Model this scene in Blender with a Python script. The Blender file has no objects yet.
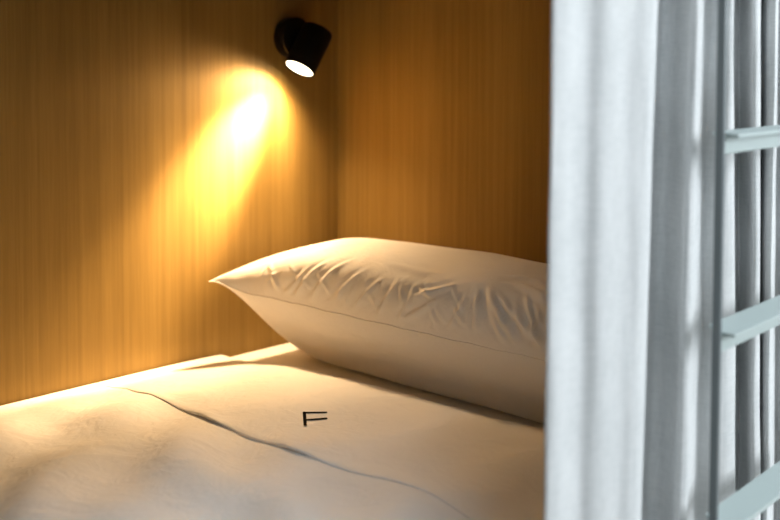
import bpy, bmesh, math, random
from mathutils import Vector, Matrix, noise
random.seed(4)
scn = bpy.context.scene
col = scn.collection

# ------------------------------------------------------------------ camera
F = 1083.0                       # focal length in pixels at 780 px (50 mm)
YC = 114.0                       # row of the optical axis (shifted lens)
YAW, PITCH, ROLL = math.radians(43.0), math.radians(2.6), 0.0047
EYE = Vector((0.0, 0.0, 1.02))
fwd = Vector((math.cos(YAW)*math.cos(PITCH), math.sin(YAW)*math.cos(PITCH), -math.sin(PITCH)))
rgt0 = Vector((math.sin(YAW), -math.cos(YAW), 0.0))
up0 = rgt0.cross(fwd).normalized()
rgt = (rgt0 + ROLL*up0).normalized()
up = rgt.cross(fwd).normalized()


def ray(px, py):
    return fwd + rgt*((px-390.0)/F) - up*((py-YC)/F)


def on_plane(px, py, axis, val):
    """real-world point where the sight line through a pixel meets a plane of the room"""
    d = ray(px, py)
    return EYE + d*((val-EYE[axis])/d[axis])


def project(p):
    v = Vector(p)-EYE
    z = v.dot(fwd)
    return 390+F*v.dot(rgt)/z, YC-F*v.dot(up)/z


cd = bpy.data.cameras.new('camera')
cam = bpy.data.objects.new('camera', cd)
col.objects.link(cam)
M = Matrix((rgt, up, -fwd)).transposed().to_4x4()
M.translation = EYE
cam.matrix_world = M
cd.sensor_width = 36.0
cd.lens = F/780*36.0
cd.shift_y = (YC-260.0)/780.0
cd.clip_start = 0.02
cd.dof.use_dof = True
cd.dof.focus_distance = 1.56
cd.dof.aperture_fstop = 3.2
scn.camera = cam

# ------------------------------------------------------------------ helpers


def smooth(e0, e1, x):
    t = max(0.0, min(1.0, (x-e0)/(e1-e0)))
    return t*t*(3-2*t)


def edge_dense(n):
    return [0.5-0.5*math.cos(math.pi*i/n) for i in range(n+1)]


def gauss(x, s):
    return math.exp(-(x/s)**2)


def nz(x, y, z=0.0):
    return noise.noise(Vector((x, y, z)))


def obj(name, bm, mat, parent=None, shade=True):
    me = bpy.data.meshes.new(name)
    bm.normal_update()
    bm.to_mesh(me)
    bm.free()
    if shade:
        for p in me.polygons:
            p.use_smooth = True
    me.materials.append(mat)
    o = bpy.data.objects.new(name, me)
    col.objects.link(o)
    if parent is not None:
        o.parent = parent
        o.matrix_parent_inverse = Matrix.Translation(parent.location).inverted()
    return o


def empty(name, loc):
    o = bpy.data.objects.new(name, None)
    o.empty_display_size = 0.05
    col.objects.link(o)
    o.location = loc
    return o


def tag(o, label, cat, group=None):
    o['label'] = label
    o['category'] = cat
    if group:
        o['group'] = group


def struct(o):
    o['kind'] = 'structure'
    return o


def box(bm, lo, hi, bevel=0.0, seg=2):
    x0, y0, z0 = lo
    x1, y1, z1 = hi
    ret = bmesh.ops.create_cube(bm, size=1.0)
    vs = ret['verts']
    for v in vs:
        v.co = Vector(((x0+x1)/2+v.co.x*(x1-x0), (y0+y1)/2+v.co.y*(y1-y0), (z0+z1)/2+v.co.z*(z1-z0)))
    if bevel > 0:
        es = list({e for v in vs for e in v.link_edges})
        bmesh.ops.bevel(bm, geom=es, offset=bevel, segments=seg, profile=0.5, affect='EDGES')


def boxo(name, lo, hi, mat, parent=None, bevel=0.0, seg=2):
    bm = bmesh.new()
    box(bm, lo, hi, bevel, seg)
    return obj(name, bm, mat, parent, shade=False)


def frame_of(axis):
    a = Vector(axis).normalized()
    t = Vector((0, 0, 1)) if abs(a.z) < 0.9 else Vector((0, 1, 0))
    u = a.cross(t).normalized()
    return a, u, a.cross(u).normalized()


def lathe(bm, origin, axis, prof, n=48):
    """revolve (distance along axis, radius) pairs"""
    a, u, w = frame_of(axis)
    rings = []
    for s, r in prof:
        c = Vector(origin)+a*s
        if r < 1e-6:
            rings.append([bm.verts.new(c)])
        else:
            rings.append([bm.verts.new(c+u*(r*math.cos(2*math.pi*k/n))+w*(r*math.sin(2*math.pi*k/n))) for k in range(n)])
    for A, B in zip(rings, rings[1:]):
        for k in range(n):
            k2 = (k+1) % n
            if len(A) == 1 and len(B) > 1:
                bm.faces.new((A[0], B[k], B[k2]))
            elif len(B) == 1 and len(A) > 1:
                bm.faces.new((A[k2], A[k], B[0]))
            elif len(A) > 1:
                bm.faces.new((A[k], B[k], B[k2], A[k2]))
    bmesh.ops.recalc_face_normals(bm, faces=bm.faces)


def tube(bm, pts, r, n=8):
    pts = [Vector(p) for p in pts]
    rings = []
    for i, p in enumerate(pts):
        t = (pts[min(i+1, len(pts)-1)]-pts[max(i-1, 0)]).normalized()
        ref = Vector((0, 0, 1)) if abs(t.z) < 0.95 else Vector((1, 0, 0))
        u = t.cross(ref).normalized()
        w = t.cross(u).normalized()
        rings.append([bm.verts.new(p+u*(r*math.cos(2*math.pi*k/n))+w*(r*math.sin(2*math.pi*k/n))) for k in range(n)])
    for A, B in zip(rings, rings[1:]):
        for k in range(n):
            bm.faces.new((A[k], A[(k+1) % n], B[(k+1) % n], B[k]))
    bm.faces.new(rings[0])
    bm.faces.new(rings[-1][::-1])
    bmesh.ops.recalc_face_normals(bm, faces=bm.faces)


# ------------------------------------------------------------------ materials
def new_mat(name):
    m = bpy.data.materials.new(name)
    m.use_nodes = True
    nt = m.node_tree
    return m, nt, nt.nodes['Principled BSDF']


def plain(name, rgb, rough=0.5, metal=0.0, spec=0.5):
    m, nt, b = new_mat(name)
    b.inputs['Base Color'].default_value = (*rgb, 1)
    b.inputs['Roughness'].default_value = rough
    b.inputs['Metallic'].default_value = metal
    b.inputs['Specular IOR Level'].default_value = spec
    return m


def coords(nt, scale, rot=(0, 0, 0)):
    tc = nt.nodes.new('ShaderNodeTexCoord')
    mp = nt.nodes.new('ShaderNodeMapping')
    mp.inputs['Scale'].default_value = scale
    mp.inputs['Rotation'].default_value = rot
    nt.links.new(tc.outputs['Object'], mp.inputs['Vector'])
    return mp.outputs['Vector']


def noise_tex(nt, vec, scale, detail=4, rough=0.6, dist=0.0):
    n = nt.nodes.new('ShaderNodeTexNoise')
    n.inputs['Scale'].default_value = scale
    n.inputs['Detail'].default_value = detail
    n.inputs['Roughness'].default_value = rough
    n.inputs['Distortion'].default_value = dist
    nt.links.new(vec, n.inputs['Vector'])
    return n.outputs['Fac']


def math_node(nt, op, a, b):
    n = nt.nodes.new('ShaderNodeMath')
    n.operation = op
    for i, v in enumerate((a, b)):
        if isinstance(v, (int, float)):
            n.inputs[i].default_value = v
        else:
            nt.links.new(v, n.inputs[i])
    return n.outputs[0]


def ramp(nt, fac, stops):
    r = nt.nodes.new('ShaderNodeValToRGB')
    els = r.color_ramp.elements
    while len(els) < len(stops):
        els.new(0.5)
    for e, (p, c) in zip(els, stops):
        e.position = p
        e.color = (*c, 1)
    nt.links.new(fac, r.inputs['Fac'])
    return r.outputs['Color']


def bump(nt, h, strength, dist):
    b = nt.nodes.new('ShaderNodeBump')
    b.inputs['Strength'].default_value = strength
    b.inputs['Distance'].default_value = dist
    nt.links.new(h, b.inputs['Height'])
    return b.outputs['Normal']


def oak():
    m, nt, b = new_mat('oak_laminate')
    # long vertical fibres: broad bands plus fine streaks and short pores
    broad = noise_tex(nt, coords(nt, (9, 9, 0.35)), 1.0, 3, 0.55, 0.25)
    fine = noise_tex(nt, coords(nt, (95, 95, 1.6)), 1.0, 3, 0.6)
    pores = noise_tex(nt, coords(nt, (420, 420, 14)), 1.0, 2, 0.5)
    f = math_node(nt, 'ADD', math_node(nt, 'MULTIPLY', broad, 0.45), math_node(nt, 'MULTIPLY', fine, 0.40))
    f = math_node(nt, 'ADD', f, math_node(nt, 'MULTIPLY', pores, 0.15))
    c = ramp(nt, f, [(0.30, (0.192, 0.119, 0.032)), (0.5, (0.258, 0.164, 0.047)), (0.68, (0.333, 0.218, 0.066))])
    nt.links.new(c, b.inputs['Base Color'])
    b.inputs['Roughness'].default_value = 0.48
    b.inputs['Specular IOR Level'].default_value = 0.12
    nt.links.new(bump(nt, f, 0.12, 0.002), b.inputs['Normal'])
    return m


def cotton(name, rgb, crease=1.0):
    m, nt, b = new_mat(name)
    b.inputs['Base Color'].default_value = (*rgb, 1)
    b.inputs['Roughness'].default_value = 0.8
    b.inputs['Specular IOR Level'].default_value = 0.15
    b.inputs['Sheen Weight'].default_value = 0.1
    v = coords(nt, (1, 1, 1))
    big = noise_tex(nt, v, 14.0, 3, 0.5, 0.8)
    mid = noise_tex(nt, v, 45.0, 3, 0.5, 1.2)
    weave = noise_tex(nt, v, 900.0, 1, 0.5)
    h = math_node(nt, 'ADD', math_node(nt, 'MULTIPLY', big, 1.0), math_node(nt, 'MULTIPLY', mid, 0.22))
    h = math_node(nt, 'ADD', h, math_node(nt, 'MULTIPLY', weave, 0.012))
    nt.links.new(bump(nt, h, 0.30*crease, 0.012), b.inputs['Normal'])
    return m


def linen():
    m, nt, b = new_mat('grey_linen')
    warp = noise_tex(nt, coords(nt, (900, 900, 45)), 1.0, 2, 0.6)
    weft = noise_tex(nt, coords(nt, (60, 60, 900)), 1.0, 2, 0.6)
    blot = noise_tex(nt, coords(nt, (14, 14, 9)), 1.0, 3, 0.6)
    w = math_node(nt, 'ADD', math_node(nt, 'MULTIPLY', warp, 0.5), math_node(nt, 'MULTIPLY', weft, 0.5))
    f = math_node(nt, 'ADD', math_node(nt, 'MULTIPLY', w, 0.7), math_node(nt, 'MULTIPLY', blot, 0.3))
    c = ramp(nt, f, [(0.28, (0.45, 0.475, 0.475)), (0.5, (0.60, 0.605, 0.605)), (0.75, (0.70, 0.705, 0.70))])
    nt.links.new(c, b.inputs['Base Color'])
    b.inputs['Roughness'].default_value = 0.9
    b.inputs['Specular IOR Level'].default_value = 0.1
    h = math_node(nt, 'ADD', w, math_node(nt, 'MULTIPLY', blot, 1.5))
    nt.links.new(bump(nt, h, 0.35, 0.002), b.inputs['Normal'])
    tr = nt.nodes.new('ShaderNodeBsdfTranslucent')
    nt.links.new(c, tr.inputs['Color'])
    mx = nt.nodes.new('ShaderNodeMixShader')
    mx.inputs[0].default_value = 0.08
    out = nt.nodes['Material Output']
    nt.links.new(b.outputs[0], mx.inputs[1])
    nt.links.new(tr.outputs[0], mx.inputs[2])
    nt.links.new(mx.outputs[0], out.inputs['Surface'])
    return m


def floor_mat():
    m, nt, b = new_mat('grey_vinyl')
    f = noise_tex(nt, coords(nt, (1.5, 30, 1)), 1.0, 4)
    nt.links.new(ramp(nt, f, [(0.3, (0.38, 0.36, 0.33)), (0.7, (0.50, 0.48, 0.44))]), b.inputs['Base Color'])
    b.inputs['Roughness'].default_value = 0.5
    return m


def emitter(name, rgb, strength):
    m, nt, b = new_mat(name)
    b.inputs['Base Color'].default_value = (0.8, 0.8, 0.8, 1)
    b.inputs['Emission Color'].default_value = (*rgb, 1)
    b.inputs['Emission Strength'].default_value = strength
    return m


OAK = oak()
SHEET = cotton('white_sheet', (0.89, 0.88, 0.86), 0.5)
COVER = cotton('white_cotton', (0.89, 0.88, 0.86), 1.3)
CASE = cotton('white_pillowcase', (0.89, 0.88, 0.86), 0.9)
THREAD = plain('black_thread', (0.004, 0.004, 0.005), 0.9, spec=0.03)
LINEN = linen()
STEEL = plain('sage_grey_paint', (0.36, 0.42, 0.41), 0.42)
STEEL_SHADED = plain('sage_grey_shaded', (0.10, 0.118, 0.122), 0.35)  # darker copy of the ladder paint: the rails' shade put into the colour
BLACK = plain('matt_black_metal', (0.004, 0.0035, 0.003), 0.5, spec=0.15)
CHROME = plain('reflector', (0.8, 0.8, 0.78), 0.2, 1.0)
LED = emitter('lamp_lens', (1.0, 0.86, 0.58), 14.0)
WHITE = plain('white_paint', (0.5, 0.51, 0.515), 0.8)
DARK = plain('dark_paint', (0.30, 0.30, 0.29), 0.7)
FLOOR = floor_mat()

# ------------------------------------------------------------------ setting
XC, YB = 1.537, 1.577            # the corner of the sleeping berth
ML = 0.488                       # where the duvet meets the long wall
YF = 0.60                        # front of the berth
XFOOT = -0.47
ZT = 1.46                        # underside of the berth above


def wallbox(name, lo, hi, mat=OAK):
    return struct(boxo(name, lo, hi, mat))


wallbox('wall_back', (XFOOT, YB, 0), (XC, YB+0.03, ZT))
wallbox('wall_head', (XC, YF, 0), (XC+0.03, YB+0.03, ZT))
wallbox('wall_foot', (XFOOT-0.03, YF, 0), (XFOOT, YB+0.03, ZT))
wallbox('ceiling', (XFOOT-0.03, YF, ZT), (XC+0.03, YB+0.03, ZT+0.05))
wallbox('floor', (-2.1, -2.1, -0.05), (4.2, YB+0.03, 0), FLOOR)
# the room the berth opens on to: the window is opposite, to the right
wallbox('wall_left', (-2.15, -2.1, 0), (-2.1, YF, 2.5), DARK)
wallbox('wall_right', (4.2, -2.1, 0), (4.25, YF, 2.5), WHITE)
wallbox('wall_upper', (XFOOT-0.03, YF, ZT+0.05), (XC+0.03, YF+0.03, 2.5), WHITE)
wallbox('wall_side_head', (XC+0.03, YF, 0), (4.2, YF+0.03, 2.5), WHITE)
wallbox('wall_side_foot', (-2.1, YF, 0), (XFOOT-0.03, YF+0.03, 2.5), DARK)
wallbox('ceiling_room', (-2.1, -2.1, 2.5), (4.2, YF+0.03, 2.55), WHITE)
WX0, WX1, WZ0, WZ1 = 2.1, 3.7, 1.05, 2.40
bm = bmesh.new()
box(bm, (-2.1, -2.15, 0), (WX0, -2.1, 2.5))
box(bm, (WX1, -2.15, 0), (4.2, -2.1, 2.5))
box(bm, (WX0, -2.15, 0), (WX1, -2.1, WZ0))
box(bm, (WX0, -2.15, WZ1), (WX1, -2.1, 2.5))
struct(obj('wall_window', bm, WHITE, shade=False))
bm = bmesh.new()
for lo, hi in (((WX0, -2.14, WZ0), (WX0+0.05, -2.09, WZ1)), ((WX1-0.05, -2.14, WZ0), (WX1, -2.09, WZ1)),
               ((WX0, -2.14, WZ0), (WX1, -2.09, WZ0+0.05)), ((WX0, -2.14, WZ1-0.05), (WX1, -2.09, WZ1)),
               (((WX0+WX1)/2-0.02, -2.14, WZ0), ((WX0+WX1)/2+0.02, -2.09, WZ1))):
    box(bm, lo, hi)
struct(obj('window_1', bm, WHITE, shade=False))

# ------------------------------------------------------------------ bed
ZM = ML-0.007                    # top of the mattress under its sheet
base = boxo('bed_base', (XFOOT+0.002, 0.64, 0.0), (XC-0.002, YB-0.002, 0.28), OAK, bevel=0.004)
tag(base, 'oak bed base under the white mattress in the berth', 'bed base')

bm = bmesh.new()
box(bm, (XFOOT+0.006, 0.66, 0.281), (XC-0.004, YB-0.003, ZM-0.001), bevel=0.016, seg=5)
mat_ = obj('mattress', bm, SHEET)
tag(mat_, 'mattress in a white fitted sheet, seen at the wall below the pillow', 'mattress')


# --- duvet -----------------------------------------------------------
XD1 = 1.235                      # head end of the duvet
FOLD_PX = [(100, 384.5), (127, 389), (139, 393), (181, 410), (208, 421), (231, 430), (260, 442), (292, 452), (340, 469), (420, 490)]


def cover_z(x, y):
    """upper side of the quilt"""
    dw = (YB-0.004)-y
    z = ML + 0.030*smooth(0.0, 0.26, dw) + 0.010*smooth(0.2, 0.5, dw)
    # soft rolls and creases
    z += 0.0060*nz(x*4.2, y*4.2, 1.0)*smooth(0, 0.1, dw)
    z += 0.0035*nz(x*9+2, y*9, 5.0)*smooth(0, 0.08, dw)
    # long soft folds running away from the turned-down edge
    k = smooth(1.02, 0.80, x)
    s = x*0.68-y*0.73
    z += k*0.0062*math.sin(s*44+2.4*nz(x*3, y*3, 9))*smooth(0.02, 0.2, dw)*(0.5+0.9*nz(x*5, y*5, 12)+0.4)
    z += k*0.0042*math.sin((x*0.9-y*0.2)*40+2.5*nz(x*4, y*4, 3))*smooth(0.02, 0.15, dw)
    z += k*0.0085*nz(x*7+3, y*7, 21)*smooth(0.02, 0.2, dw)
    # the near side falls over the edge of the mattress
    z -= 0.022*smooth(0.80, 0.665, y)
    # rounded head end, drawn out a little beside the wall
    xe = XD1
    we = 0.075+0.11*smooth(0.12, 0.0, dw)
    q = max(0.0, (x-(xe-we))/we)
    if q > 0:
        full = z-(ZM+0.0028)
        z = ZM+0.0028+full*math.sqrt(max(0.0, 1-min(1, q)**2.2))
    return z


def fold_x(y):
    """where the hem of the turned-down part lies"""
    P = FOLD_W
    if y >= P[0].y:
        return P[0].x+(y-P[0].y)*0.1
    for a, b in zip(P, P[1:]):
        if y >= b.y:
            t = (a.y-y)/(a.y-b.y)
            return a.x+(b.x-a.x)*t
    a, b = P[-2], P[-1]
    t = (a.y-y)/(a.y-b.y)
    return a.x+(b.x-a.x)*t


def hit(px, py, fn):
    d = ray(px, py)
    t = 1.0
    p = EYE+d*t
    for _ in range(40):
        z = fn(p.x, p.y)
        t = (z-EYE.z)/d.z
        p = EYE+d*t
    return p


FOLD_W = [hit(px, py, cover_z) for px, py in FOLD_PX]


def sheet_mesh(fx0, fx1, ys, nx, top, bottom):
    """closed slab between two height functions; its x range may vary with y"""
    bm = bmesh.new()
    T, B = [], []
    for y in ys:
        a, b = fx0(y), fx1(y)
        rt, rb = [], []
        for i in range(nx+1):
            x = a+(b-a)*i/nx
            zt = top(x, y)
            rt.append(bm.verts.new((x, y, zt)))
            rb.append(bm.verts.new((x, y, min(bottom(x, y), zt-0.0015))))
        T.append(rt)
        B.append(rb)
    n, m = len(ys), nx+1
    for j in range(n-1):
        for i in range(m-1):
            bm.faces.new((T[j][i], T[j][i+1], T[j+1][i+1], T[j+1][i]))
            bm.faces.new((B[j][i], B[j+1][i], B[j+1][i+1], B[j][i+1]))
    for j in range(n-1):
        bm.faces.new((T[j][0], T[j+1][0], B[j+1][0], B[j][0]))
        bm.faces.new((T[j][-1], B[j][-1], B[j+1][-1], T[j+1][-1]))
    for i in range(m-1):
        bm.faces.new((T[0][i], B[0][i], B[0][i+1], T[0][i+1]))
        bm.faces.new((T[-1][i], T[-1][i+1], B[-1][i+1], B[-1][i]))
    bmesh.ops.recalc_face_normals(bm, faces=bm.faces)
    return bm


def lin(a, b, n):
    return [a+(b-a)*i/n for i in range(n+1)]


duvet = empty('duvet', (0.6, 1.12, ZM))
tag(duvet, 'white duvet with a turned down edge, spread on the bed below the pillow', 'duvet')
ys = lin(0.664, YB-0.004, 150)
bm = sheet_mesh(lambda y: XFOOT+0.05, lambda y: XD1-0.004, ys, 260, lambda x, y: cover_z(x, y)-0.003*smooth(0.0, 0.02, x-fold_x(y)), lambda x, y: ZM+0.001)
obj('cover', bm, COVER, duvet)


def hem_gap(x, y):
    """the hem stands off the cover in a few small gapes"""
    d = x-fold_x(y)
    px, _ = project((x, y, ML+0.04))
    lift = 0.0008+0.0042*gauss(px-207, 20)+0.0038*gauss(px-292, 20)+0.0015*gauss(px-250, 15)
    return lift*math.exp(-max(0, d)/0.05)


def cuff_top(x, y):
    z = cover_z(x, y)
    d = x-fold_x(y)
    fade = smooth(FOLD_W[-1].y-0.10, FOLD_W[-1].y+0.06, y)      # hem sinks flat at the near side
    wallfade = smooth(1.53, 1.42, y)
    z += (0.0014*smooth(-0.002, 0.008, d)+hem_gap(x, y))*fade*wallfade
    return z+0.0005


def cuff_bot(x, y):
    return cover_z(x, y)-0.0022+hem_gap(x, y)*0.93*smooth(1.53, 1.42, y)*smooth(FOLD_W[-1].y-0.10, FOLD_W[-1].y+0.06, y)


ys = lin(0.668, YB-0.006, 190)
bm = sheet_mesh(fold_x, lambda y: XD1-0.002, ys, 130, cuff_top, cuff_bot)
cuff = obj('folded_cuff', bm, COVER, duvet)
cuff['label'] = 'turned down top panel with a loose hem'


# embroidered letter F
def stroke(bm, a, b, wa, wb, n=14):
    a, b = Vector(a), Vector(b)
    side = (b-a).normalized()
    side = Vector((-side.y, side.x))
    prev = None
    for i in range(n+1):
        t = i/n
        c = a+(b-a)*t
        w = (wa+(wb-wa)*t)/2
        L, R = c+side*w, c-side*w
        q = []
        for p, h in ((L, 0.0007), (L*0.7+R*0.3, 0.0015), (R*0.7+L*0.3, 0.0015), (R, 0.0007)):
            q.append(bm.verts.new((p.x, p.y, cuff_top(p.x, p.y)+h)))
        if prev:
            for k in range(3):
                bm.faces.new((prev[k], q[k], q[k+1], prev[k+1]))
        prev = q
    bmesh.ops.recalc_face_normals(bm, faces=bm.faces)


def on_cuff(px, py):
    p = hit(px, py, cuff_top)
    return (p.x, p.y)


bm = bmesh.new()
stroke(bm, on_cuff(304.3, 412.6), on_cuff(305.4, 426.6), 0.0046, 0.0046)
stroke(bm, on_cuff(303.8, 413.2), on_cuff(327.0, 412.9), 0.0050, 0.0038)
stroke(bm, on_cuff(305.5, 420.4), on_cuff(327.0, 418.8), 0.0050, 0.0056)
mono = obj('embroidered_letter', bm, THREAD, cuff)
mono['label'] = 'black embroidered letter F'

# --- pillow ----------------------------------------------------------
PXF, PXB = 1.175, XC-0.006       # front and rear seam
PYL, PYR = YB-0.044, 0.690       # end at the wall, end behind the curtain
PZS = ML+0.130                   # height of the seam
ZTOP = 0.098                     # crown above the seam
ZBOT = PZS-(ZM+0.003)            # belly below it


CREASE_PX = [  # ridges of the pillowcase: from, to, width (mm), height (mm)
    ((487, 286), (507, 344), 5.5, 4.6), ((480, 289), (475, 332), 5, 3.6), ((492, 287), (522, 354), 5.5, 4.4),
    ((467, 306), (458, 345), 4.5, 3.4), ((497, 288), (540, 346), 6, 3.8), ((458, 283), (414, 298), 6, 3.4),
    ((441, 295), (405, 322), 5, 3.6), ((418, 282), (432, 299), 4.5, 2.6), ((450, 300), (430, 335), 4.5, 3.0),
    ((272, 262), (277, 291), 5, 3.6), ((330, 260), (294, 302), 5.5, 3.8), ((308, 268), (284, 295), 5, 2.8),
    ((355, 260), (307, 304), 5.5, 3.6), ((368, 268), (331, 310), 5, 3.4), ((385, 275), (352, 316), 4.5, 3.2),
    ((398, 280), (376, 322), 4.5, 3.0), ((412, 300), (392, 326), 4, 2.6), ((515, 283), (546, 300), 7, 3.4),
    ((505, 275), (545, 284), 8, 3.0), ((390, 262), (440, 276), 8, 2.4), ((345, 283), (322, 308), 4, 2.4),
    ((425, 305), (415, 332), 4, 2.4), ((530, 310), (545, 360), 5, 3.4), ((445, 318), (440, 342), 4, 2.2)]
CREASES = []
NEW = []
rr = random.Random(7)
for i in range(34):
    fx = 275+265*i/33+rr.uniform(-5, 5)
    ty = 262+(fx-275)*0.115+rr.uniform(-4, 22)
    by = 300+(fx-290)*0.24
    lean = rr.choice((-26, -18, -10, 6, 14)) if fx < 470 else rr.choice((-8, 8, 18, 28))
    L = rr.uniform(0.45, 0.95)
    CREASE_PX.append(((fx, ty), (fx+lean*L, ty+(by-ty)*L), rr.uniform(2.6, 4.2), rr.uniform(1.1, 2.2)))


def wr(p):
    """height of the creases of the pillowcase at a point of its crown"""
    d = 0.0
    for pa, t, side, nrm, L, w, a in CREASES:
        q3 = p-pa
        s = q3.dot(t)
        if -0.01 < s < L+0.01:
            q = s/L
            r = q3.dot(side)+0.003*math.sin(q*3.1+L*90)
            if abs(r) < 4.5*w and abs(q3.dot(nrm)) < 0.05:
                env = smooth(-0.1, 0.35, q)*smooth(1.12, 0.85, q)
                d += a*env*(gauss(r, w*(0.7+0.6*q))-0.55*gauss(r-1.7*w, w*1.1))
    return d


def pillow_pt(u, v, side):
    p = pillow_base(u, v, side)
    if side > 0 and 0.004 < v < 0.9 and 0.01 < u < 0.99:
        h = wr(p)
        if abs(h) > 1e-6:
            e = 0.003
            a, b = pillow_base(u+e, v, 1)-p, pillow_base(u, v+e, 1)-p
            n = a.cross(b).normalized()
            if n.z < 0:
                n = -n
            p = p+n*(h*smooth(0.0, 0.03, v))
    return p


def pillow_base(u, v, side):
    """u, v in 0..1; side +1 the crown, -1 the belly"""
    U, V = 2*u-1, 2*v-1
    # outline: four drawn-out corners, slightly hollow sides
    inx = 0.056*(1-abs(U)**8)
    iny = 0.018*(1-V**2)
    y = PYL+(PYR-PYL)*u - math.copysign(iny, -U)*abs(U)**3
    x = PXF+(PXB-PXF)*v
    x += (inx if V < 0 else 0.0)*abs(V)**3
    bu = max(0.0, 1-abs(U)**4.0)
    bv = max(0.0, 1-abs(V)**2.3)
    cu = bu**0.45
    cv = bv**0.60
    h = cu*cv
    if side > 0:
        z = PZS+ZTOP*h
        z += 0.004*nz(u*7, v*4, 2)*h
        z += 0.0011*math.sin(u*150+5*nz(u*8, 1, 1))*gauss(v-0.05, 0.05)*(0.5+nz(u*9, 2, 2))
    else:
        vf, vb = min(1.0, v/0.45), min(1.0, (1-v)/0.25)
        z = PZS-ZBOT*(max(0.0, 1-abs(U)**11)**0.5)*(1-(1-vf)**1.12)*(1-(1-vb)**1.8)
        z = max(z, ZM+0.003)
        z += 0.003*nz(u*9, v*5, 7)*smooth(0.0, 0.25, v)*smooth(0.5, 0.3, v)*h
        # the belly face is fairly full just under the seam
    # seam waviness; the tip by the wall is a little raised
    z -= 0.007*(1-U**4)*(1-v)
    z += 0.002*nz(u*6, 3.0, 8)*(1-abs(V)) + 0.017*gauss(u, 0.045)*(1-v)
    z += 0.0006*math.sin(u*60)*gauss(v, 0.04)
    z = max(z, ZM+0.003)
    return Vector((x, y, z))


from mathutils.bvhtree import BVHTree
_gu, _gv = lin(0, 1, 80), edge_dense(48)
_vs = [pillow_base(u, v, 1) for u in _gu for v in _gv]
_fs = [(i*49+j, i*49+j+1, (i+1)*49+j+1, (i+1)*49+j) for i in range(80) for j in range(48)]
CROWN = BVHTree.FromPolygons(_vs, _fs)
for (A, B, w_, h_) in CREASE_PX:
    pa, na, _, _ = CROWN.ray_cast(EYE, ray(*A).normalized())
    pb, nb, _, _ = CROWN.ray_cast(EYE, ray(*B).normalized())
    if pa is None or pb is None:
        continue
    nrm_ = (na+nb).normalized()
    L_ = (pb-pa).length
    t_ = (pb-pa).normalized()
    NEW.append((pa, t_, nrm_.cross(t_).normalized(), nrm_, L_, w_*0.0009, h_*0.001*(1.35 if A[0] > 400 else 0.9)))
CREASES.extend(NEW)
NU, NV = 300, 150


us, vs_ = edge_dense(NU), edge_dense(NV)
bm = bmesh.new()
top, bot = [], []
for i, u in enumerate(us):
    rt, rb = [], []
    for j, v in enumerate(vs_):
        p = bm.verts.new(pillow_pt(u, v, 1))
        rt.append(p)
        rb.append(p if i in (0, NU) or j in (0, NV) else bm.verts.new(pillow_pt(u, v, -1)))
    top.append(rt)
    bot.append(rb)
for i in range(NU):
    for j in range(NV):
        bm.faces.new((top[i][j], top[i][j+1], top[i+1][j+1], top[i+1][j]))
        q = (bot[i][j], bot[i+1][j], bot[i+1][j+1], bot[i][j+1])
        if len(set(q)) == 4:
            try:
                bm.faces.new(q)
            except ValueError:
                pass
bmesh.ops.recalc_face_normals(bm, faces=bm.faces)
pillow = empty('pillow', (1.37, 1.13, ZM+0.003))
tag(pillow, 'plump white pillow lying against the oak head wall', 'pillow')
obj('pillowcase', bm, CASE, pillow)
bm = bmesh.new()
loop = [pillow_pt(u, 0, 1) for u in us]
tube(bm, [p+Vector((-0.0002, 0, 0)) for p in loop], 0.0011)
obj('seam', bm, CASE, pillow)

# ------------------------------------------------------------------ reading lamp
lamp_c = on_plane(289.0, 37.5, 1, YB)
lamp = empty('reading_lamp', (lamp_c.x, YB, lamp_c.z))
tag(lamp, 'small black wall spotlight shining down the oak wall above the pillow', 'lamp')
bm = bmesh.new()
lathe(bm, lamp_c, (0, -1, 0), [(0, 0), (0, 0.0385), (0.022, 0.0385), (0.0245, 0.0378), (0.0258, 0.0360), (0.026, 0)], 64)
obj('wall_plate', bm, BLACK, lamp)
ax = Vector((-0.54, 0.01, -0.84)).normalized()
HR, HL = 0.0305, 0.090
ap = on_plane(299.0, 69.5, 1, YB-0.053)          # centre of the opening
back = ap-ax*HL
bm = bmesh.new()
lathe(bm, back, ax, [(0, 0), (0.0, HR-0.004), (0.0012, HR-0.0012), (0.004, HR), (HL-0.001, HR), (HL, HR-0.0006),
                     (HL, HR-0.0022), (HL-0.005, HR-0.0030), (HL-0.0075, HR-0.0055)], 64)
head = obj('lamp_head', bm, BLACK, lamp)
bm = bmesh.new()
lathe(bm, ap-ax*0.004, ax, [(-0.002, 0), (-0.002, HR-0.0035), (0.0005, HR-0.0035), (0.0016, HR-0.010), (0.002, 0)], 48)
obj('lens', bm, LED, head)
piv = back+ax*0.042
bm = bmesh.new()
wall_pt = Vector((piv.x-0.004, YB-0.020, piv.z+0.002))
lathe(bm, wall_pt, (piv-wall_pt), [(0, 0), (0, 0.012), ((piv-wall_pt).length, 0.012), ((piv-wall_pt).length, 0)], 32)
obj('swivel_joint', bm, BLACK, lamp)
bm = bmesh.new()
btn = lamp_c+Vector((0.006, -0.026, -0.004))
lathe(bm, btn, (0, -1, 0), [(0, 0), (0, 0.006), (0.0035, 0.0056), (0.004, 0)], 24)
obj('switch_button', bm, BLACK, lamp)


def spot(name, loc, axis, energy, deg, blend, rgb, size):
    l = bpy.data.lights.new(name, 'SPOT')
    l.energy = energy
    l.spot_size = math.radians(deg)
    l.spot_blend = blend
    l.color = rgb
    l.shadow_soft_size = size
    o = bpy.data.objects.new(name, l)
    col.objects.link(o)
    o.location = loc
    o.rotation_euler = Vector(axis).to_track_quat('-Z', 'Y').to_euler()
    return o


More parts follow.
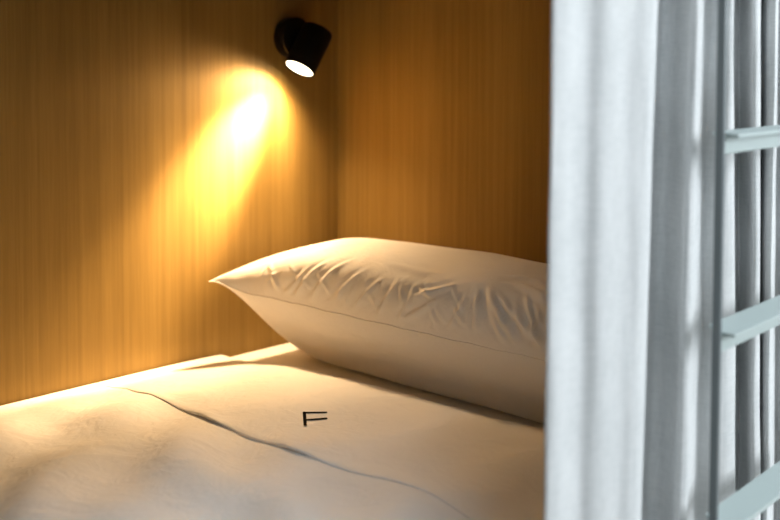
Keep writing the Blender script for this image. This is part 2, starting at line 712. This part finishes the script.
WARM = (1.0, 0.65, 0.33)
bx = Vector((-0.60, 0.26, -0.76)).normalized()
s_ = spot('lamp_beam', ap+ax*0.004, bx, 7.0, 114, 0.40, WARM, 0.022)
s_ = spot('lamp_spill', ap+ax*0.004, ax, 19.0, 165, 1.0, WARM, 0.024)
hot = (on_plane(242, 132, 1, YB)-ap).normalized()      # the reflector throws hardest on the wall beside it
s_ = spot('lamp_core', ap+ax*0.004, hot, 160.0, 46, 1.0, WARM, 0.024)
s_ = spot('lamp_throw', ap+ax*0.004, Vector((-0.70, 0.08, -0.71)), 19.0, 60, 1.0, WARM, 0.024)

# ------------------------------------------------------------------ curtain
# fold plan: (pixel column at the top of the frame, at the bottom, distance of the cloth from the window side)
FOLDS = [(552.5, 548.5, .543), (566, 562, .541), (585, 581, .546), (606, 602, .537), (628, 623, .536), (645, 638, .531), (653.5, 645.0, .533),
         (655.5, 647.0, .545), (651, 643, .578), (655, 647, .602),
         (661, 653, .608), (670, 664, .600), (681, 675, .584), (690, 684, .567), (697, 692, .561), (699, 694.5, .567), (697, 692, .584),
         (701, 697, .598), (708, 704, .600), (716, 713, .592), (724, 724, .580), (730, 738, .574), (732.5, 742, .578), (731, 740, .590),
         (735, 744, .608), (740, 748, .606), (746, 754, .594), (752, 760, .578), (757.5, 765, .574), (759, 767, .580), (757, 765, .590),
         (761, 767, .606), (766, 769, .590), (772, 773, .580), (774.5, 776, .577), (776, 778, .583), (775, 777, .594),
         (780, 784, .602), (786, 790, .596), (793, 797, .584), (797, 801, .580), (798, 803, .590), (797, 801, .600),
         (802, 806, .604), (806, 810, .592), (811, 815, .582), (813, 817, .590), (813, 817, .600), (819, 823, .604), (824, 828, .592)]


def curve_at(ctrl, sub):
    pts = []
    n = len(ctrl)
    for i in range(n-1):
        p0, p1, p2, p3 = (ctrl[max(i-1, 0)], ctrl[i], ctrl[i+1], ctrl[min(i+2, n-1)])
        for k in range(sub):
            t = k/sub
            pts.append(0.5*((2*p1)+(p2-p0)*t+(2*p0-5*p1+4*p2-p3)*t*t+(3*p1-p0-3*p2+p3)*t*t*t))
    pts.append(ctrl[-1])
    return pts


def plan(f):
    out = []
    for a, b, y in FOLDS:
        px = a+(b-a)*f
        # stands vertically: take the sight line at the level of the eye row
        d = ray(px, 65+f*0)
        t = y/d.y
        out.append(Vector((d.x*t, y)))
    return curve_at(out, 6)


ZC0, ZC1 = 0.12, 1.425
NZ = 150
bm = bmesh.new()
rows = []
for j in range(NZ+1):
    z = ZC0+(ZC1-ZC0)*j/NZ
    f = max(-0.15, min(1.4, (1.07-z)/(1.07-0.52)))
    pl = plan(f)
    row = []
    for i, p in enumerate(pl):
        s = i/len(pl)
        y = p.y+0.0022*nz(s*30, z*3.0, 4)+0.0012*nz(s*80, z*9, 6)
        x = p.x+0.0022*nz(s*14, z*2.5, 8)
        row.append(bm.verts.new((x, y, z)))
    rows.append(row)
for A, B in zip(rows, rows[1:]):
    for i in range(len(A)-1):
        bm.faces.new((A[i], A[i+1], B[i+1], B[i]))
bmesh.ops.recalc_face_normals(bm, faces=bm.faces)
curtain = obj('curtain', bm, LINEN)
tag(curtain, 'pale grey linen curtain drawn aside in folds behind the ladder', 'curtain')
sm = curtain.modifiers.new('cloth thickness', 'SOLIDIFY')
sm.thickness = 0.0016
sm.offset = 0.0
track = boxo('curtain_track', (XFOOT, 0.556, 1.4265), (XC+0.03, 0.5995, 1.455), STEEL, bevel=0.002)
tag(track, 'painted metal curtain track along the front of the berth', 'curtain track')

# ------------------------------------------------------------------ ladder
LY0, LY1 = 0.495, 0.5035
rail_px = on_plane(713.5, 250, 1, LY1)
LX = on_plane(726.4, 130, 1, LY0).x-0.0070
LW = 0.37
ladder = empty('bunk_ladder', (LX, LY0, 0))
tag(ladder, 'slim grey green metal ladder with flat treads in front of the curtain', 'ladder')
rail = boxo('side_rail', (LX, LY0, 0.0), (LX+0.0070, LY1, 1.75), STEEL_SHADED, ladder, bevel=0.0016, seg=3)
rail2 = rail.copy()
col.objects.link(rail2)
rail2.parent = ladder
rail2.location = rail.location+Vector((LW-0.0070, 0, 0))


def tread_bm(z):
    bm = bmesh.new()
    x0, x1 = LX+0.0070, LX+LW-0.0070
    # upright bar between the rails and the flat step folded off its upper edge
    ya, yb = LY0-0.012, LY1+0.018
    out = [(x0+0.003, ya), (x1-0.003, ya), (x1-0.003, LY0), (x1-0.028, yb), (x0+0.028, yb), (x0+0.003, LY0)]
    lo = [bm.verts.new((x, y, z-0.0035)) for x, y in out]
    hi = [bm.verts.new((x, y, z)) for x, y in out]
    bm.faces.new(hi)
    bm.faces.new(lo[::-1])
    for i in range(6):
        bm.faces.new((lo[i], lo[(i+1) % 6], hi[(i+1) % 6], hi[i]))
    box(bm, (x0, LY0+0.002, z-0.021), (x1, LY0+0.006, z-0.003), 0.0008, 1)
    return bm


ladder.rotation_euler.z = math.radians(2.2)
proto = None
for k in range(6):
    z = 0.0
    zz = 0.952-0.203*k+0.406
    o = obj('tread', tread_bm(zz), STEEL, ladder, shade=False) if zz > 0.1 else None
    # (each step its own mesh)

# ------------------------------------------------------------------ daylight and view
al = bpy.data.lights.new('window_daylight', 'AREA')
al.shape = 'RECTANGLE'
al.size, al.size_y = WX1-WX0-0.1, WZ1-WZ0-0.1
al.energy = 138.0
al.color = (0.88, 0.95, 1.0)
ao = bpy.data.objects.new('window_daylight', al)
col.objects.link(ao)
ao.location = ((WX0+WX1)/2, -2.07, (WZ0+WZ1)/2)
ao.rotation_euler = Vector((0, 1, 0)).to_track_quat('-Z', 'Z').to_euler()

cl = bpy.data.lights.new('overhead_cool_fill', 'AREA')  # added unseen source: cool fill from above on the near bed
cl.shape = 'RECTANGLE'
cl.size, cl.size_y = 0.6, 0.3
cl.energy = 16.0
cl.color = (0.80, 0.91, 1.0)
co = bpy.data.objects.new('overhead_cool_fill', cl)
col.objects.link(co)
co.location = (0.55, -0.05, 2.46)

w = bpy.data.worlds.new('world')
scn.world = w
w.use_nodes = True
bg = w.node_tree.nodes['Background']
bg.inputs[0].default_value = (0.75, 0.87, 1.0, 1)
bg.inputs[1].default_value = 0.6

vs = scn.view_settings
vs.view_transform = 'Standard'
vs.look = 'None'
vs.exposure = 0.14
vs.gamma = 1.0
vs.use_curve_mapping = False
scn.cycles.max_bounces = 10
scn.cycles.diffuse_bounces = 8
scn.cycles.sample_clamp_indirect = 6.0
